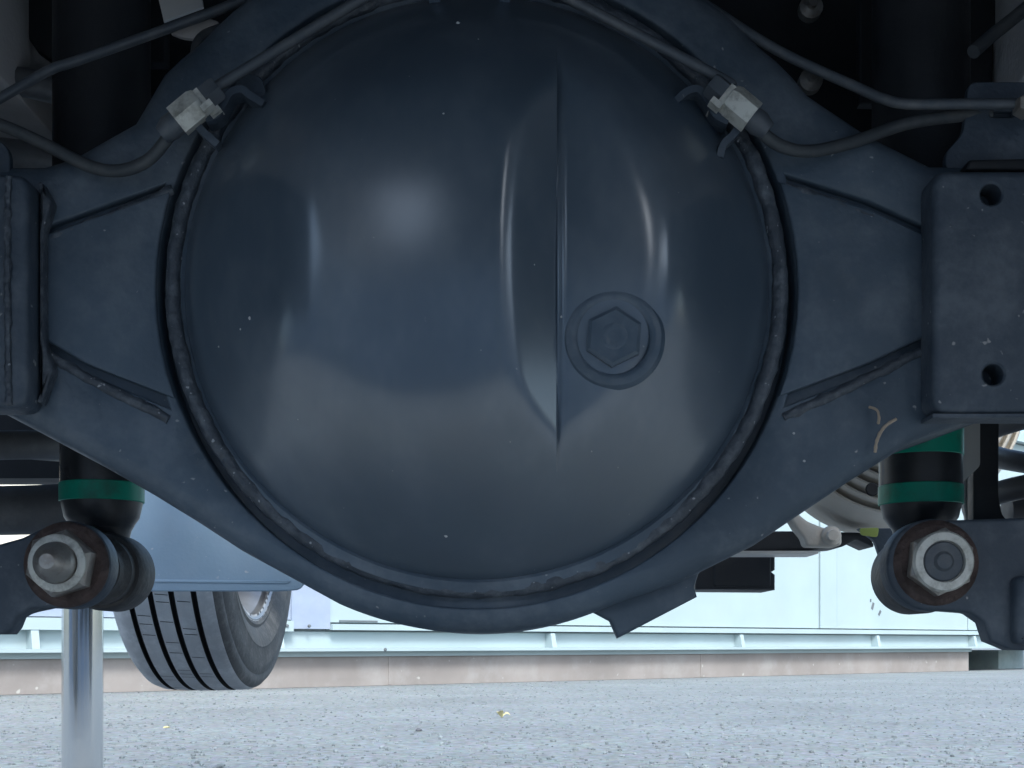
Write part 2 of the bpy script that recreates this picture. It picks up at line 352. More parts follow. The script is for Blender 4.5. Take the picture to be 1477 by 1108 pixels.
# brown beam
beam = thing('foundation_beam', 'long faded brown beam lying on the ground under the white container', 'beam', A0, ANG)
TB1 = tpos(1397)
bo = box('beam_body', T0, TB1, 0.0, 0.26, 0.002, 0.222, 'beam', beam, bevel=0.008)
box('top_flange', T0, TB1+0.02, -0.028, 0.30, 0.2225, 0.2605, 'white', beam, bevel=0.005)
for t in (tpos(560), tpos(1010), tpos(250)):
    box('weld_seam', t, t+0.03, -0.004, 0.0, 0.01, 0.218, 'beam', beam, bevel=0.0015)
tX = tpos(1432, 0.6)
fb = obox('footing_block', A0+Matrix.Rotation(ANG, 3, 'Z') @ Vector((tX, 0.6, 0.118)), (0.62, 0.5, 0.232), Matrix.Rotation(ANG, 3, 'Z'), 'block', bevel=0.02)
tag(fb, 'grey green footing block beyond the end of the brown beam', 'block')

# ============================================================ the truck
truck = thing('truck', 'underside of a raised truck with a large dark round axle housing', 'truck', (0, 0.95, 0))
def tp(o):  # keep world coordinates under the truck empty
    return o
TI = Matrix.Translation((0, -0.95, 0))
truck.location = (0, 0, 0)
# ---- chassis
bed = box('cargo_bed', -0.72, 0.72, -0.12, 1.56, 1.10, 1.16, 'bed', truck)
for i in range(4):
    y = 0.1+i*0.42
    box('floor_bearer', -0.71, 0.71, y, y+0.05, 1.03, 1.098, 'bed', bed, bevel=0.004)
for s in (-1, 1):
    rl = plate('frame_rail', roundpoly([(s*0.42, 0.785), (s*0.425, 0.785), (s*0.48, 0.79), (s*0.48, 0.97), (s*0.42, 0.97)], 0.004), -0.1, 2.7, 'rail', truck, rnd=0.001)
rb = box('rear_blocker_bar', -0.72, 0.72, -0.17, -0.121, 1.06, 1.16, 'bed', truck, bevel=0.01)  # bar added out of view to block sky reflected in the cover
box('reflection_blocker_board', -0.33, 0.33, -0.165, -0.135, 0.78, 1.058, 'bed', rb, bevel=0.008)  # board added out of view to keep sky off the cover's flat faces
for s in (-1, 1):
    box('side_blocker_panel', min(s*0.55, s*0.556), max(s*0.55, s*0.556), 0.36, 1.32, 0.60, 1.028, 'bed', truck, bevel=0.001)  # panels added out of view so sloping cover faces reflect dark
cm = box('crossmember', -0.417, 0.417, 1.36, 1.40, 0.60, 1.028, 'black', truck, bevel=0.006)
for (px, py) in ((1170, 10), (1170, 115)):
    c = P(px, py, 1.35)
    lathe('bolt', [(0, -0.012), (0.0045, -0.012), (0.0045, -0.004), (0.007, -0.003), (0.0115, -0.001), (0.0115, 0.012)], c, (0, 1, 0), 'zinc', cm, seg=20)
# dark plates hiding the upper rail
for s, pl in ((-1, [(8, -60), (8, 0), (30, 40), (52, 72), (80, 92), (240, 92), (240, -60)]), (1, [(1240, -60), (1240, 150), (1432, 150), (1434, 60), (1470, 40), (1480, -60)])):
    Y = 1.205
    plate('dark_rail_plate', pix(pl, Y), Y, Y+0.012, 'black', truck, rnd=0.003)
# dark panels added behind the rails to block the bright sky
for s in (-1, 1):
    plate('sky_blocker_panel', [(s*0.70, 0.80), (s*0.70, 0.93), (s*0.50, 0.93), (s*0.50, 0.72)], 1.60, 1.605, 'black', truck, rnd=0.001)

# ---- rear axle housing
YF = 0.897
RX, RZ, RR = PX(688, 0.90), PZ(419, 0.90), 0.188
arc = []
def px_at(x, y): return (PX(x, 0.90), PZ(y, 0.90))
YB = 1.0
def pb(x, y): return (PX(x, YB), PZ(y, YB))
out = [px_at(-420, 240), pb(-420, 585), pb(-80, 585)]
out += [pb(0, 593), pb(60, 620), pb(130, 657), pb(205, 697), pb(270, 734), pb(330, 771), pb(385, 807)]
RO, RT = 0.2225, 0.254
for k in range(0, 33):
    a = math.radians(246+k*(294-246)/32)
    out.append((RX+RO*math.cos(a), RZ+RO*math.sin(a)))
out += [px_at(985, 838), pb(1055, 800), pb(1110, 763), pb(1180, 716), pb(1265, 663), pb(1350, 632), pb(1440, 598), pb(1500, 592), pb(1900, 590)]
out += [px_at(1900, 235), px_at(1480, 235), px_at(1345, 235), px_at(1255, 190)]
for k in range(0, 33):
    a = math.radians(31+k*(145-31)/32)
    out.append((RX+RT*math.cos(a), RZ+RT*math.sin(a)))
out += [px_at(190, 172), px_at(150, 196), px_at(105, 222), px_at(60, 236), px_at(-60, 236)]
HOLE = circ(RX, RZ, 0.2065, 120)
def rarc(y, side, R): return RX/0.90*F+CX+side*math.sqrt((R/0.90*F)**2-(y-419)**2)
ltrap = [px_at(56, 332)]+[px_at(x, y) for x, y in [(rarc(y, -1, 0.2130), y) for y in (266, 300, 340, 380, 420, 460, 500, 540, 591)]]+[px_at(130, 541), px_at(56, 499)]
rtrap = [px_at(1332, 327), px_at(1250, 291)]+[px_at(x, y) for x, y in [(rarc(y, 1, 0.2130), y) for y in (253, 300, 340, 380, 420, 460, 500, 540, 588)]]+[px_at(1250, 540), px_at(1332, 501)]
if area2(out) < 0: out = out[::-1]
RN = [0.014+0.027*max(0.0, min(1.0, (q[1]-RZ-0.10)/0.07))*max(0.0, min(1.0, (0.25-abs(q[0]-RX))/0.06)) for q in out]
axle = plate('rear_axle_housing', out, YF, YB, 'housing', truck, holes=(HOLE, ltrap, rtrap), rnd=RN, seg=6, hole_depth=lambda x, z: 0.009 if abs(x-RX) > 0.215 or math.hypot(x-RX, z-RZ) > 0.2095 else 0.004+0.020*min(1.0, 1.25*abs(x-RX)/0.2065), sharp=50)
axle['label'] = 'dark painted banjo axle housing with a round bulging centre'
# filler plates (recessed, leaving a dark gap above and below)
lf = [px_at(58, 345)]+[px_at(rarc(y, -1, 0.2072), y) for y in (278, 300, 340, 380, 420, 460, 500, 540, 577)]+[px_at(130, 528), px_at(58, 487)]
rf = [px_at(1330, 341), px_at(1250, 304)]+[px_at(rarc(y, 1, 0.2072), y) for y in (266, 300, 340, 380, 420, 460, 500, 540, 574)]+[px_at(1250, 526), px_at(1330, 489)]
for pl in (lf, rf):
    plate('filler_plate', pl, YF-0.0025, YF+0.026, 'housing', axle, rnd=0.002, holes=())
# weld beads along the filler plates
def bead(pts, r=0.0032, m='weld', n=14, par=None, wob=0.5):
    return tube('weld_bead', pts, r, m, par or axle, seg=8, sub=n, wob=wob, wfreq=150, flat=0.6, up=(0, 1, 0))
for ps in ([(60, 350), (140, 319), (250, 274)], [(58, 505), (130, 547), (244, 604)], [(1132, 268), (1250, 310), (1328, 346)], [(1130, 602), (1250, 546), (1328, 507)]):
    bead([(PX(x, YF), YF-0.0005, PZ(y, YF)) for x, y in ps])
# flange ring, cover bead
lathe('flange_ring', [(0.186, 0.026), (0.186, -0.003), (0.190, -0.006), (0.1965, -0.005), (0.1985, -0.001), (0.1985, 0.026)], (RX, YF, RZ), (0, 1, 0), 'housing', axle, seg=160)
pts = [(RX+0.1950*math.cos(2*math.pi*k/260), YF-0.0055+0.0012*noise.noise(Vector((k*0.09, 0, 0)))+0.0055*max(0.0, min(1.0, (-math.sin(2*math.pi*k/260)-0.45)/0.4)), RZ+0.1950*math.sin(2*math.pi*k/260)) for k in range(260)]
tube('weld_bead', pts, 0.0052, 'weld', axle, seg=10, sub=1, closed=True, wob=0.26, wfreq=130)
# bowl-shaped cover
def smin(a, c, k):
    h = max(k-abs(a-c), 0)/k; return min(a, c)-h*h*k*0.25
def smax(a, c, k): return -smin(-a, -c, k)
def hgt(x, z):
    r = math.hypot(x, z)/RR
    d1 = 0.092*max(0.0, 1-min(r, 1)**2.2)**0.80
    cap = 0.069+0.13*(x+0.108)-0.7*z*z-0.4*(x+0.045)**2
    left = 0.065+0.66*(x+0.108)
    top = smin(cap, left, 0.007)
    lens = 0.0632-0.66*(x-0.0497)
    p2 = 0.0678-0.8*(x-0.0800)**2-0.5*(z+0.01)**2
    right2 = 0.062-0.92*(x-0.126)
    rgt = smin(p2, right2, 0.005)
    if x < 0.0497:
        h = smin(top, lens, 0.0055)
    else: h = rgt-0.0022*math.exp(-((x-0.0497)/0.0030)**2)
    h = smin(d1, h, 0.005)
    if r > 0.97: h *= 1.0
    return max(h, 0.0)
XC = 0.0497
xs = [-RR*math.cos(math.pi*i/2/150) for i in range(150)]
xs = [-RR*0.9999]+[x for x in xs[1:]]+[RR*math.sin(math.pi*i/2/150) for i in range(150)]+[RR*0.9999]
xs = sorted([x for x in xs if abs(x-XC) > 0.0032]+[XC+d for d in (-0.0028, -0.0022, -0.0016, -0.0011, -0.0006, -0.0001, 0.0001, 0.0006, 0.0011, 0.0016, 0.0022, 0.0028)])
bm = bmesh.new(); NZ = 180; prev = None
for x in xs:
    zm = math.sqrt(max(RR*RR-x*x, 1e-9)); colv = []
    for j in range(NZ+1):
        z = -zm*math.cos(math.pi*j/NZ)
        edge = j in (0, NZ) or abs(x) > RR*0.999
        colv.append(bm.verts.new((RX+x, YF+0.004 if edge else YF-0.004-hgt(x, z), RZ+z)))
    if prev:
        for j in range(NZ): bm.faces.new((prev[j], prev[j+1], colv[j+1], colv[j]))
    prev = colv
cov = from_bm('differential_cover', bm, 'cover', axle, sharp=80)
cov['label'] = 'smooth round satin black cover with vertical creases'
# filler plug in its collar
px0, pz0 = 0.0833, -0.047; hb = YF-0.004-hgt(px0, pz0)
lathe('plug_collar', [(0.0310, 0.003), (0.0285, -0.0002), (0.0255, -0.0014), (0.0235, -0.0012), (0.0218, 0.0000), (0.0208, 0.0036), (0.0, 0.0036)], (RX+px0, hb, RZ+pz0), (0, 1, 0), 'housing', axle, seg=64)
hexnut('filler_plug', (RX+px0, hb+0.0038, RZ+pz0), (0, 1, 0), 0.0180, 0.0085, 'housing', axle, rot=math.radians(4), bevel=0.0018)
lathe('plug_centre', [(0, 0.0009), (0.002, 0.0003), (0.0035, -0.0004), (0.0075, -0.0006), (0.0095, 0.0004), (0.0105, 0.002)], (RX+px0, hb-0.0043, RZ+pz0), (0, 1, 0), 'housing', axle, seg=32)
# lug under the housing
tabY = 0.925
plate('skid_tab', pix([(850, 880), (880, 896), (891, 921), (1006, 861), (1002, 846), (1008, 828), (1040, 790), (900, 840)], tabY), tabY, tabY+0.012, 'housing', axle, rnd=0.003)
# breather ribs at the top of the housing
for px in (628, 728):
    Y = 0.885
    box('breather_rib', PX(px-8, Y), PX(px+8, Y), Y-0.01, 0.95, PZ(14, Y), PZ(-80, Y), 'housing', axle, bevel=0.002)
# spatter of dried mud on the cover
for (px, py, s) in ((661, 34, 3.2), (361, 459, 3.0), (347, 475, 1.8), (316, 500, 1.8), (640, 164, 1.6), (484, 144, 1.3), (643, 773, 2.6), (430, 605, 1.3), (770, 382, 1.5), (810, 457, 1.8), (1145, 625, 2), (1160, 665, 2), (690, 57, 1.3)):
    # find the surface point along the ray
    lo = None
    for i in range(400):
        Y = 0.79+i*0.0004
        q = P(px, py, Y); x, z = q.x-RX, q.z-RZ
        ys = YF-0.004-hgt(x, z) if math.hypot(x, z) < RR else YF-0.006
        if Y >= ys: break
    r = s*0.00042
    bm = bmesh.new(); bmesh.ops.create_icosphere(bm, subdivisions=2, radius=r)
    for v in bm.verts: v.co = Vector((v.co.x*(1+0.5*noise.noise(v.co*900+q*50)), v.co.y*0.4, v.co.z*(1+0.5*noise.noise(v.co*700)))) + Vector((q.x, Y, q.z))
    from_bm('mud_fleck', bm, 'speck', axle)

# ---- plates outboard of the housing (spring seats)
XL, XR = PX(65, 0.90), PX(1326, 0.90)
sl = plate('spring_seat_plate', roundpoly([(XL, PZ(250, 0.868)), (XL, PZ(588, 0.868)), (XL-0.22, PZ(588, 0.868)), (XL-0.22, PZ(250, 0.868))], 0.010), 0.868, 0.896, 'bracket', truck, rnd=0.004)
sl['label'] = 'left grey plate welded in front of the axle tube'
tube('weld_bead', [(XL-0.012, 0.868, PZ(255, 0.868)), (XL-0.0125, 0.867, PZ(400, 0.868)), (XL-0.012, 0.868, PZ(585, 0.868))], 0.0022, 'weld', sl, seg=8, sub=50, wob=0.5, wfreq=260)
plate('side_flange', roundpoly([(XL+0.0015, PZ(270, 0.9)), (XL+0.009, PZ(300, 0.9)), (XL+0.004, PZ(340, 0.9)), (XL+0.004, PZ(500, 0.9)), (XL+0.010, PZ(540, 0.9)), (XL+0.0015, PZ(590, 0.9))], 0.002), 0.885, 0.8965, 'weld', sl, rnd=0.002)
YR = 0.870
sr = plate('spring_seat_plate', roundpoly([(XR, PZ(245, YR)), (XR+0.24, PZ(245, YR)), (XR+0.24, PZ(596, YR)), (XR, PZ(596, YR))], 0.010), YR, 0.896, 'bracket', truck,
           holes=(circ(PX(1430, YR), PZ(280, YR), 0.0068), circ(PX(1433, YR), PZ(540, YR), 0.0068), circ(PX(1600, YR), PZ(280, YR), 0.0068), circ(PX(1600, YR), PZ(540, YR), 0.0068)), rnd=0.005, seg=5)
sr['label'] = 'right grey plate with two round holes in front of the axle'
box('bottom_lip', XR, XR+0.24, YR+0.001, 0.8955, PZ(602, YR), PZ(596.5, YR), 'bracket', sr, bevel=0.001)
YT = 0.905
tb_ = plate('hose_bracket', roundpoly(pix([(1397, 118), (1560, 118), (1560, 250), (1366, 250), (1362, 222), (1390, 192), (1393, 160)], YT), 0.006), YT, YT+0.006, 'bracket', truck,
            holes=(roundpoly(pix([(1429, 160), (1462, 160), (1462, 168), (1429, 168)], YT), 0.001),), rnd=0.001, hole_depth=0.0055)
plate('spacer_block', roundpoly(pix([(1392, 245), (1398, 230), (1490, 228), (1490, 245)], 0.885), 0.002), 0.885, 0.9, 'black', tb_, rnd=0.002)
hexnut('pipe_union', P(1474, 158, 0.89), (0, 1, 0), 0.007, 0.012, 'zinc', tb_)
plate('hose_bracket', roundpoly(pix([(-90, 205), (-10, 195), (14, 215), (14, 262), (-90, 262)], 0.9), 0.006), 0.9, 0.906, 'bracket', truck, rnd=0.001)

# ---- brake pipes and hoses
def line(name, pts, r, m, par=truck, **k): return tube(name, [P(x, y, Y) for x, y, Y in pts], r, m, par, **k)
line('brake_pipe', [(640, -70, 0.87), (524, -3, 0.868), (400, 72, 0.866), (318, 122, 0.864), (296, 136, 0.864)], 0.0034, 'pipe')
line('brake_pipe', [(760, -40, 0.868), (820, -3, 0.866), (930, 55, 0.864), (1040, 113, 0.862), (1056, 124, 0.862)], 0.0034, 'pipe')
line('brake_pipe', [(880, -80, 0.93), (1000, -4, 0.925), (1120, 72, 0.915), (1240, 128, 0.905), (1275, 143, 0.90), (1310, 150, 0.895), (1400, 150, 0.89), (1480, 150, 0.888), (1560, 152, 0.888)], 0.0034, 'pipe')
line('brake_pipe', [(470, -60, 0.96), (345, 2, 0.955), (240, 42, 0.95), (110, 88, 0.94), (70, 102, 0.94), (0, 142, 0.93), (-60, 175, 0.93)], 0.0034, 'pipe')
line('brake_hose', [(-60, 165, 0.9), (0, 180, 0.895), (60, 206, 0.89), (130, 240, 0.885), (175, 246, 0.88), (215, 230, 0.872), (245, 195, 0.866), (262, 172, 0.864)], 0.0040, 'hose')
line('brake_hose', [(1078, 165, 0.862), (1100, 192, 0.865), (1130, 212, 0.872), (1170, 218, 0.88), (1230, 205, 0.89), (1310, 178, 0.9), (1395, 166, 0.908), (1430, 165, 0.909)], 0.0040, 'hose')
line('wiring_loom', [(292, 108, 0.95), (284, 80, 0.95), (292, 56, 0.955), (320, 44, 0.96), (355, 36, 0.965), (372, 42, 0.97), (362, 56, 0.975)], 0.0045, 'hose')
line('wiring_loom', [(1404, 75, 1.0), (1430, 52, 1.01), (1460, 28, 1.02), (1500, -5, 1.03)], 0.005, 'hose')
# tag plates upper left
pt = plate('tag_plate', pix([(224, -20), (236, 31), (293, 10), (288, -25)], 1.02), 1.02, 1.023, 'steel', truck, rnd=0.0006)
plate('pipe_bracket', roundpoly(pix([(243, 47), (262, 54), (286, 57), (300, 40), (318, 32), (300, 26)], 0.965), 0.003), 0.965, 0.969, 'rail', truck, rnd=0.0006)
plate('pipe_bracket', roundpoly(pix([(386, 38), (393, 46), (414, 30), (400, 28)], 0.98), 0.002), 0.98, 0.984, 'steel', truck, rnd=0.0006)
# pipe unions with their straps
def union(px, py, s):
    Y = 0.862; c = P(px, py, Y)
    d = Vector((s*0.78, 0.05, -0.62)).normalized()       # along the pipe, downwards and outwards
    R = d.to_track_quat('X', 'Y').to_matrix()
    u = hexnut('pipe_union', c+d*0.012, d, 0.0105, 0.019, 'zinc_bright', truck, rot=0.3, bevel=0.0016)
    u['label'] = 'pale zinc union joining the brake pipe and hose'
    obox('retaining_clip', c-d*0.0085+R @ Vector((0, -0.001, -0.004*s)), (0.004, 0.014, 0.020), R, 'zinc_bright', u, bevel=0.0014)
    for q in (-1, 1): obox('clip_tongue', c-d*(0.0095+0.001*q)+R @ Vector((0, -0.010, 0.0062*q-0.003)), (0.0075, 0.004, 0.0085), R, 'zinc_bright', u, bevel=0.0012)
    hexnut('union_nut', c-d*0.0105, d, 0.0085, 0.011, 'pipe', u, rot=0.1, bevel=0.001)
    lathe('hose_ferrule', [(0.0, 0.010), (0.0075, 0.010), (0.008, 0.018), (0.0055, 0.025), (0, 0.025)], c, d, 'pipe', u, seg=20)
    return u
union(277, 158, -1)
union(1063, 152, 1)
def strap(pts, w=0.016, Y=0.872):
    p3 = smooth_pts([P(x, y, Y) for x, y in pts], 6); bm = bmesh.new(); rows = []
    th = 0.0022
    for i, q in enumerate(p3):
        t = (p3[min(i+1, len(p3)-1)]-p3[max(i-1, 0)]).normalized(); nn = Vector((-t.z, 0, t.x))*th
        rows.append([bm.verts.new(q+a) for a in (Vector((0, -w/2, 0))+nn, Vector((0, w/2, 0))+nn, Vector((0, w/2, 0))-nn, Vector((0, -w/2, 0))-nn)])
    for A, B in zip(rows, rows[1:]):
        for k in range(4): bm.faces.new((A[k], A[(k+1) % 4], B[(k+1) % 4], B[k]))
    bm.faces.new(rows[0]); bm.faces.new(rows[-1])
    return from_bm('pipe_strap', bm, 'bracket', truck)
strap([(383, 156), (366, 146), (352, 136), (336, 140), (326, 156), (316, 172), (300, 178)])
strap([(955, 165), (975, 150), (990, 138), (1006, 136), (1018, 150), (1030, 172), (1048, 182)])
plate('strap_plate', roundpoly(pix([(340, 112), (356, 104), (378, 112), (384, 134), (382, 152), (352, 134), (336, 138)], 0.878), 0.003), 0.878, 0.882, 'bracket', truck, rnd=0.0008)
plate('strap_plate', roundpoly(pix([(985, 136), (1008, 132), (1024, 152), (1020, 165), (1002, 140), (985, 152)], 0.878), 0.003), 0.878, 0.882, 'bracket', truck, rnd=0.0008)
strap([(1064, 188), (1054, 200), (1042, 212), (1037, 230)], w=0.01)
strap([(288, 186), (300, 198), (316, 212)], w=0.01)

# ---- shock absorbers
def shock(cx, s, bands):
    Y = 1.085; X = PX(cx, Y); r = 58.5*Y/F
    zb = PZ(762, Y)
    prof = [(0.0, zb-0.004), (0.012, zb-0.003), (r*0.72, zb), (r*0.90, zb+0.008), (r, zb+0.022), (r, PZ(400, Y)), (r*0.6, PZ(395, Y)), (0, PZ(395, Y))]
    b = lathe('shock_absorber', prof, (X, Y, 0), (0, 0, 1), 'shock', truck, seg=48)
    b['label'] = ('black shock absorber with one green band, left of the axle' if s < 0 else 'black shock absorber with two green bands, right of the axle')
    r2 = 68.5*Y/F
    lathe('dust_cover', [(r2*0.97, PZ(330, Y)), (r2, PZ(325, Y)), (r2, PZ(-150, Y)), (r2*0.5, PZ(-160, Y)), (0.0, PZ(-160, Y))], (X, Y, 0), (0, 0, 1), 'black', b, seg=48)
    for (ya, yb) in bands:
        z0, z1 = PZ(yb, Y-r), PZ(ya, Y-r)
        lathe('green_band', [(r, z0-0.0006), (r+0.0007, z0), (r+0.0007, z1), (r, z1+0.0006)], (X, Y, 0), (0, 0, 1), 'green', b, seg=48)
    # lower eye: rings strung along a bolt that points at the rear
    ex, ez = (PX(160, 1.08), PZ(826, 1.08)) if s < 0 else (PX(1320, 1.08), PZ(830, 1.08))
    ax = (0, 1, 0)
    R = 56*1.08/F
    lathe('neck', [(0.016, ez), (0.017, ez+0.02), (0.020, zb-0.002), (r*0.7, zb+0.002)], (X+(ex-X)*0.3, Y, 0), (0, 0, 1), 'shock', b, seg=32)
    lathe('eye_ring', [(R*0.72, -0.020), (R*0.94, -0.019), (R, -0.015), (R, 0.022), (R*0.94, 0.026), (R*0.7, 0.026)], (ex, 1.075, ez), ax, 'bush', b, seg=56)
    lathe('bush', [(0, -0.050), (R*0.62, -0.050), (R*0.72, -0.046), (R*0.74, -0.036), (R*0.86, -0.030), (R*0.86, -0.012), (R*0.7, -0.008), (0, -0.008)], (ex, 1.075, ez), ax, 'bush', b, seg=56)
    return b, ex, ez
bL, exL, ezL = shock(147, -1, ((692, 718),))
bR, exR, ezR = shock(1328, 1, ((695, 722), (612, 650)))
# left lower mount: plate ear, rusty washer, nut, bolt end
def earplate(name, pts, Y, th, m, par):
    return plate(name, pts, Y, Y+th, m, par, rnd=0.003)
YE = 0.972
ear = []
cxe, cze = exL, ezL
for k in range(25):
    a = math.radians(-100+k*(205)/24); ear.append((cxe+0.031*math.cos(a), cze+0.031*math.sin(a)))
earL = ear+[(PX(30, YE), PZ(776, YE)), (PX(-20, YE), PZ(790, YE)), (PX(-220, YE), PZ(800, YE)), (PX(-220, YE), PZ(915, YE)), (PX(10, YE), PZ(915, YE)), (PX(18, YE), PZ(905, YE)), (PX(24, YE), PZ(890, YE)), (PX(45, YE), PZ(876, YE))]
mL = earplate('shock_mount_bracket', earL, YE, 0.02, 'bracket', truck)
mL['label'] = 'dark forged ear carrying the left shock eye'
def bolt_end(ex, ez, par, s):
    ax = (0, 1, 0); Q = 1.28
    sc = lambda pr: [(q*Q, y) for q, y in pr]
    lathe('rusty_washer', sc([(0, -0.004), (0.020, -0.004), (0.0225, -0.002), (0.0235, 0.0), (0.0235, 0.004)]), (ex, YE, ez), ax, 'rust', par, seg=40)
    if s < 0:
        hexnut('nut', (ex, YE-0.004, ez), ax, 0.0185*Q, 0.016, 'zinc', par, rot=0.2, bevel=0.0015)
        lathe('nut_collar', sc([(0.0155, 0.0), (0.0155, -0.002), (0.014, -0.003), (0.0115, -0.003), (0.0115, 0.003)]), (ex, YE-0.019, ez), ax, 'zinc_bright', par, seg=40)
        lathe('bolt_end', sc([(0, -0.042), (0.004, -0.0415), (0.0072, -0.038), (0.0085, -0.034), (0.0100, -0.032), (0.0108, -0.029), (0.0108, -0.02), (0.0108, 0.0)]), (ex, YE, ez), ax, 'zinc', par, seg=32)
    else:
        hexnut('nut', (ex, YE-0.004, ez), ax, 0.0185*Q, 0.012, 'zinc', par, rot=0.1, bevel=0.0015)
        lathe('nut_collar', sc([(0.0165, 0.0), (0.0165, -0.002), (0.0155, -0.004), (0.0115, -0.004), (0.0108, 0.002)]), (ex, YE-0.0155, ez), ax, 'zinc_bright', par, seg=40)
        lathe('bolt_end', sc([(0, -0.0205), (0.004, -0.0200), (0.0055, -0.0180), (0.0100, -0.0174), (0.0108, -0.0165), (0.0108, 0.0)]), (ex, YE, ez), ax, 'pipe', par, seg=32)
bolt_end(exL, ezL, mL, -1)
ear = []
for k in range(25):
    a = math.radians(75+k*(205)/24); ear.append((PX(1346, YE)+0.0325*math.cos(a), PZ(815, YE)+0.0325*math.sin(a)))
earR = ear+[(PX(1400, YE), PZ(884, YE)), (PX(1420, YE), PZ(898, YE)), (PX(1429, YE), PZ(925, YE)), (PX(1460, YE), PZ(938, YE)), (PX(1640, YE), PZ(940, YE)), (PX(1640, YE), PZ(740, YE)), (PX(1440, YE), PZ(748, YE))]
mR = earplate('shock_mount_bracket', earR, YE, 0.02, 'bracket', truck)
mR['label'] = 'dark forged ear carrying the right shock eye'
plate('raised_rib', roundpoly(pix([(1466, 830), (1530, 830), (1530, 930), (1466, 930)], YE-0.012), 0.006), YE-0.012, YE+0.001, 'bracket', mR, rnd=0.006, seg=4)
bolt_end(PX(1350, YE), PZ(812, YE), mR, 1)
# lip along the underside of both ears
tube('lower_lip', [(PX(x, 1.012), 1.012, PZ(y, 1.012)) for x, y in ((22, 893), (45, 878), (85, 868), (118, 852))], 0.004, 'bracket', mL, seg=8)
tube('lower_lip', [(PX(x, 1.012), 1.012, PZ(y, 1.012)) for x, y in ((1425, 905), (1405, 885), (1370, 872), (1330, 860))], 0.004, 'bracket', mR, seg=8)

# ---- coil springs and arms outboard of the shocks
def coil(cx, Y, R, z0, z1, turns, r, ph):
    p = []
    N = int(turns*28)
    for i in range(N+1):
        a = ph+2*math.pi*turns*i/N; p.append((cx+R*math.cos(a), Y+R*math.sin(a), z0+(z1-z0)*i/N))
    return tube('coil_spring', p, r, 'spring', truck, seg=12, sub=1)
coil(PX(-30, 1.26), 1.26, 0.098, 0.445, 0.83, 6.2, 0.0125, 0.9)['label'] = 'dark coil spring left of the left shock absorber'
coil(PX(1545, 1.26), 1.26, 0.085, 0.44, 0.83, 6.5, 0.0105, 2.2)['label'] = 'dark coil spring right of the right shock absorber'
Y = 1.32
tube('lower_link', [P(-260, 735, Y), P(-60, 737, Y), P(60, 735, Y), P(140, 730, Y)], 0.0235, 'spring', truck, seg=24, sub=6)
tube('lower_link', [P(1452, 740, Y), P(1540, 738, Y), P(1740, 735, Y)], 0.0185, 'spring', truck, seg=24, sub=6)
box('dark_backing_panel', PX(-420, 1.5), PX(96, 1.5), 1.50, 1.56, PZ(690, 1.5), PZ(480, 1.5), 'black', truck, bevel=0.01)  # black panel added as dark backing behind the left coil
# right-hand underbody parts between shock and spring
Y = 1.16
plate('heat_shield_strip', roundpoly(pix([(1386, 590), (1412, 590), (1414, 612), (1414, 672), (1388, 697)], Y), 0.003), Y, Y+0.003, 'steel', truck, rnd=0.0006)
hb_ = plate('hanger_bracket', roundpoly(pix([(1414, 560), (1442, 560), (1441, 715), (1446, 742), (1460, 758), (1424, 764), (1420, 764), (1404, 764), (1404, 690)], 1.17), 0.003), 1.17, 1.185, 'black', truck, rnd=0.002)
box('shelf', PX(1388, 1.19), PX(1700, 1.19), 1.15, 1.25, PZ(768, 1.17), PZ(763, 1.17), 'steel', hb_, bevel=0.001)
plate('shelf_side', pix([(1401, 769), (1620, 769), (1620, 800), (1470, 797), (1430, 790), (1401, 782)], 1.155), 1.155, 1.2, 'rail', hb_, rnd=0.002)
box('orange_strip', PX(1438, 1.2), PX(1600, 1.2), 1.2, 1.21, PZ(760, 1.2), PZ(754, 1.2), 'orange', hb_, bevel=0.0005)
tube('stay_rod', [P(1391, 690, 1.2), P(1393, 730, 1.2), P(1398, 764, 1.2)], 0.003, 'steel', hb_, seg=8)

# ---- gearbox housing beyond the right arm
Y = 2.0; gc = P(1280, 598, Y)
prof = [(0, -0.20), (0.094, -0.20), (0.100, -0.195)]
for i in range(5):
    rr = 0.108+i*0.0125; yb = -0.186+i*0.018
    prof += [(rr-0.0030, yb), (rr-0.0022, yb-0.016), (rr+0.0006, yb-0.017), (rr+0.0026, yb-0.013), (rr+0.0034, yb+0.006)]
prof += [(0.168, -0.08), (0.170, 0.075), (0, 0.075)]
gb = lathe('gearbox_housing', prof, gc, (0.10, 1, -0.02), 'alloy', truck, seg=96, sharp=25)
gb['label'] = 'pale ribbed cast gearbox housing beyond the axle'
lathe('drain_hole', [(0, -0.201), (0.007, -0.2015), (0.0075, -0.2005), (0.009, -0.200)], P(1258, 706, 1.79)+Vector((0, 0.2, 0)), (0, 1, 0), 'groove', gb, seg=20)
Y = 1.83
fl = plate('mounting_lug', roundpoly(pix([(1134, 738), (1142, 733), (1165, 752), (1190, 762), (1214, 762), (1215, 786), (1204, 789), (1163, 788), (1160, 776), (1148, 762)], Y), 0.006), Y, Y+0.03, 'alloy', gb, rnd=0.004)
lathe('lug_bolt', [(0, -0.012), (0.007, -0.012), (0.008, -0.004), (0.012, -0.003), (0.0135, 0.0), (0.0135, 0.003)], P(1199, 773, Y-0.001), (0, 1, 0), 'alloy', gb, seg=24)
for (x, y) in ((1113, 748), (1124, 744), (1130, 748)):
    hexnut('stud_nut', P(x, y, 1.85), (0.3, 1, 0.2), 0.008, 0.016, 'zinc', gb)
Y = 1.95
cmx = plate('gearbox_crossmember', roundpoly(pix([(1000, 782), (1060, 766), (1160, 766), (1240, 768), (1256, 772), (1262, 790), (1236, 778), (1215, 789), (1175, 793), (1090, 795), (1000, 797)], Y), 0.004), Y, Y+0.08, 'black', truck, rnd=0.004)
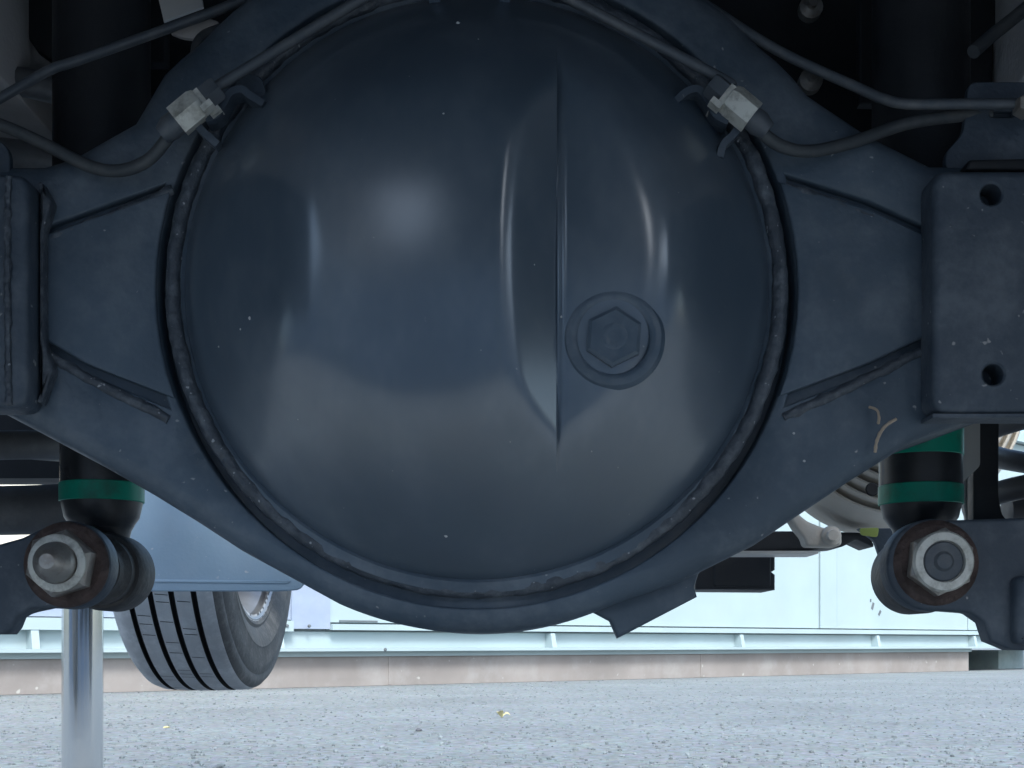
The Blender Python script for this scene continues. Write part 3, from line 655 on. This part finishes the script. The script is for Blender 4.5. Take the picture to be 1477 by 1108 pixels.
box('lower_flange', PX(1000, Y), PX(1176, Y), Y-0.02, Y+0.06, PZ(800, Y), PZ(796, Y), 'steel', cmx, bevel=0.001)
plate('side_bracket', roundpoly(pix([(1236, 762), (1290, 762), (1300, 850), (1272, 810), (1262, 780)], 1.6), 0.004), 1.6, 1.61, 'bracket', cmx, rnd=0.001)
plate('paint_mark', roundpoly(pix([(1240, 762), (1268, 761), (1266, 775), (1242, 772)], 1.597), 0.003), 1.597, 1.5995, 'lime', cmx, rnd=0.0005)
Y = 2.1
eb = plate('control_box', pix([(1003, 808), (1118, 797), (1118, 822), (1113, 825), (1118, 829), (1118, 851), (1003, 850)], Y), Y, Y+0.12, 'black', truck, rnd=0.003)
eb['label'] = 'small black box hanging below the gearbox crossmember'
plate('box_lid', roundpoly(pix([(1030, 803), (1112, 803), (1112, 846), (1030, 846)], Y-0.003), 0.004), Y-0.003, Y+0.001, 'black', eb, rnd=0.002)

# ---- front flap and wheel
Y = 2.12
fp = plate('mud_flap', roundpoly(pix([(60, 560), (470, 560), (442, 838), (432, 851), (405, 853), (60, 853)], Y), 0.012, 5), Y, Y+0.006, 'flap', truck, rnd=0.002)
fp['label'] = 'blue grey flap hanging behind the front tyre'
fp_l = plate('stiffener_strip', roundpoly(pix([(215, 836), (420, 838), (414, 842), (215, 840)], Y-0.0015), 0.003), Y-0.0015, Y+0.001, 'flap', fp, rnd=0.001)
WY = 2.60; WR = 0.34; wz = PZ(996, WY)+WR; W = 0.198
wx = PX(376, WY)-W/2+0.002
prof = []
hw = W/2
gro = (-0.32, -0.11, 0.10, 0.32)
# rotation axis along +s: s = +hw is the inner sidewall (towards the truck's centre line)
prof += [(0.205, -hw*0.80), (0.24, -hw*0.98), (0.29, -hw*1.02), (0.322, -hw*0.96), (0.333, -hw*0.86)]
tr = lambda s: 0.34-0.004*(s/hw)**2
prof.append((tr(-hw*0.72), -hw*0.72))
for gq in gro:
    q = gq*2*hw*0.86; w = 0.0048
    prof += [(tr(q-w), q-w), (tr(q-w)-0.010, q-w+0.001), (tr(q)-0.010, q+w-0.001), (tr(q+w), q+w)]
prof += [(tr(hw*0.76), hw*0.76), (0.334, hw*0.86), (0.326, hw*0.94), (0.318, hw*0.965), (0.310, hw*0.955), (0.304, hw*0.99), (0.285, hw*1.03), (0.262, hw*1.02), (0.258, hw*1.035), (0.250, hw*1.02), (0.235, hw*0.97), (0.222, hw*0.90), (0.216, hw*0.92), (0.210, hw*0.88), (0.198, hw*0.84)]
wax = Vector((math.cos(math.radians(-3)), math.sin(math.radians(-3)), 0))
fw = lathe('front_wheel', prof, (wx, WY, wz), wax, 'tyre', truck, seg=160, sharp=30)
fw['label'] = 'worn grey front tyre with four dark tread grooves'
fw.data.materials.append(M['groove']); fw.data.materials.append(M['rubber'])
for p_ in fw.data.polygons:
    c = p_.center-Vector((wx, WY, wz)); s = c.dot(wax); rad = (c-wax*s).length
    if rad < tr(s)-0.0025 and abs(s) < hw*0.7: p_.material_index = 1
    elif s > hw*0.86: p_.material_index = 2
lathe('rim', [(0.214, hw*0.80), (0.214, hw*0.74), (0.198, hw*0.70), (0.190, hw*0.55), (0.182, hw*0.2), (0.175, -hw*0.4), (0.10, -hw*0.5), (0.06, -hw*0.3), (0, -hw*0.3)], (wx, WY, wz), wax, 'rim', fw, seg=96)
lathe('rim_lip', [(0.200, hw*0.84), (0.207, hw*0.885), (0.211, hw*0.87), (0.211, hw*0.80)], (wx, WY, wz), wax, 'rim', fw, seg=96)
# fine sipes across the ribs
random.seed(3)
bm = bmesh.new()
for q in (-0.215, 0.0, 0.21):
    for k in range(150):
        if random.random() < 0.62: continue
        a = 2*math.pi*(k+random.uniform(-0.2, 0.2))/150
        s0 = q*2*hw*0.86; w = 0.011
        u = Vector((0, 0, 1)); v = wax.cross(u)
        rad = u*math.cos(a)+v*math.sin(a); tg = v*math.cos(a)-u*math.sin(a)
        R_ = tr(s0)+0.0004
        cs = [Vector((wx, WY, wz))+rad*R_+wax*(s0+ds)+tg*dt for ds, dt in ((-w, -0.0008), (w, 0.0012), (w, 0.0024), (-w, 0.0006))]
        bm.faces.new([bm.verts.new(c) for c in cs])
sp = from_bm('tread_sipes', bm, 'groove', fw, smooth=False); sp['kind'] = 'stuff'
lathe('front_hub', [(0, 0.0), (0.055, 0.0), (0.06, 0.05), (0.035, 0.06), (0.035, 0.7), (0, 0.7)], (wx, WY, wz), (1, 0, 0), 'black', truck, seg=32)

# ---- rear wheels at the ends of the axle (just outside the picture)
for s in (-1, 1):
    prof = [(0.19, -0.10), (0.24, -0.115), (0.30, -0.118), (0.335, -0.10), (0.34, -0.07), (0.34, 0.07), (0.335, 0.10), (0.30, 0.118), (0.24, 0.115), (0.19, 0.10)]
    rw = lathe('rear_wheel', prof, (s*0.72, 0.97, RZ), (1, 0, 0), 'tyre', truck, seg=80)
    lathe('rim', [(0.205, -0.09), (0.19, -0.085), (0.17, 0.0), (0, 0.0)], (s*0.72, 0.97, RZ), (1, 0, 0), 'rim', rw, seg=48)

# ============================================================ loose things
# chrome lift ram standing behind the left shock mount
YP = 1.62; xr = PX(119, YP); rr = 29*YP/F
jk = thing('lift_ram', 'shiny chrome lift ram standing behind the left shock absorber', 'lift', (xr, YP, 0))
lathe('ram_rod', [(0, 0.10), (rr, 0.10), (rr, 0.60), (0, 0.60)], (0, 0, 0), (0, 0, 1), 'chrome', jk, seg=96)
lathe('ram_base', [(0, 0.0), (0.10, 0.0), (0.10, 0.02), (0.055, 0.03), (0.05, 0.12), (rr+0.004, 0.125), (rr+0.001, 0.125)], (0, 0, 0), (0, 0, 1), 'black', jk, seg=48)
lathe('saddle', [(0, 0.60), (0.04, 0.60), (0.045, 0.62), (0.045, 0.64), (0, 0.64)], (0, 0, 0), (0, 0, 1), 'black', jk, seg=32)

# dry grass caught on the right axle arm
st = tube('dry_grass_stalk', [P(x, y, Yq) for x, y, Yq in ((1262, 652, 0.893), (1264, 638, 0.889), (1270, 624, 0.886), (1280, 612, 0.883), (1293, 604, 0.882))], 0.0011, 'straw', None, seg=6, wob=0.5, wfreq=300)
tag(st, 'longer curved dry grass stalk caught on the right axle arm', 'grass stalk')
st = tube('dry_grass_stalk', [P(x, y, Yq) for x, y, Yq in ((1254, 587, 0.893), (1265, 592, 0.889), (1268, 602, 0.889), (1267, 611, 0.892))], 0.0009, 'straw', None, seg=6, wob=0.5, wfreq=300)
tag(st, 'shorter hooked dry grass stalk above the longer one on the axle arm', 'grass stalk')

# ground litter
def gpt(px, py):
    Y = CAMZ*F/(py-HY); return Vector((PX(px, Y), Y, 0))
def pebble(px, py, r, m, name, label, cat, flat=0.6, group=None):
    c = gpt(px, py); bm = bmesh.new(); bmesh.ops.create_icosphere(bm, subdivisions=2, radius=r)
    for v in bm.verts:
        k = 1+0.4*noise.noise(v.co/r*1.3+c*3); v.co = Vector((v.co.x*k, v.co.y*k, v.co.z*flat*k))
    o = from_bm(name, bm, m, None, loc=(c.x, c.y, r*flat*0.7)); tag(o, label, cat, group); return o
c = gpt(724, 1036); bm = bmesh.new(); N = 9
for j in range(3):
    a = j*2.1; base = Vector((0, 0, 0.004)); d = Vector((math.cos(a), math.sin(a), 0.25+0.2*j))
    sd_ = Vector((-math.sin(a), math.cos(a), 0.2)); L, w = 0.035, 0.016
    prev = None
    for k in range(N):
        t = k/(N-1); q = base+d*L*t+Vector((0, 0, 0.014*math.sin(t*3))); ww = w*math.sin(math.pi*min(0.98, max(0.02, t)))**0.7
        row = [bm.verts.new(q-sd_*ww), bm.verts.new(q+Vector((0, 0, -0.003))), bm.verts.new(q+sd_*ww)]
        if prev: bm.faces.new((prev[0], prev[1], row[1], row[0])); bm.faces.new((prev[1], prev[2], row[2], row[1]))
        prev = row
lf_ = from_bm('fallen_leaf', bm, 'leaf', None, loc=c); tag(lf_, 'small curled yellow leaf lying alone on the pale ground', 'leaf')
pebble(604, 1055, 0.011, 'darkstone', 'pebble', 'dark pebble on the pale ground left of the yellow leaf', 'pebble')
pebble(240, 1050, 0.013, 'leaf', 'pebble', 'pale yellowish flat pebble right of the chrome ram', 'pebble', 0.3)
# loose grit
random.seed(11); bm = bmesh.new()
tmpl = bmesh.new(); bmesh.ops.create_icosphere(tmpl, subdivisions=1, radius=1.0); tv = [v.co.copy() for v in tmpl.verts]; tf = [[v.index for v in f.verts] for f in tmpl.faces]; tmpl.free()
for i in range(7000):
    Y = 3.2+random.random()**1.6*9; X = random.uniform(-0.42, 0.42)*Y
    if (X-A0.x)*(-math.sin(ANG))+(Y-A0.y)*math.cos(ANG) > -0.1: continue
    r = random.uniform(0.0025, 0.007)*(1.5 if random.random() < 0.05 else 1); rot = Matrix.Rotation(random.uniform(0, 6.28), 3, 'Z')
    sx, sy, sz = random.uniform(0.7, 1.4), random.uniform(0.7, 1.4), random.uniform(0.4, 0.9)
    vs = [bm.verts.new(rot @ Vector((v.x*sx*r, v.y*sy*r, v.z*sz*r))+Vector((X, Y, r*sz*0.4))) for v in tv]
    for f in tf: bm.faces.new([vs[k] for k in f])
gt = from_bm('loose_grit', bm, 'stone', None, smooth=False, recalc=False); gt['kind'] = 'stuff'; gt['label'] = 'fine loose grit scattered over the pale ground'; gt['category'] = 'grit'
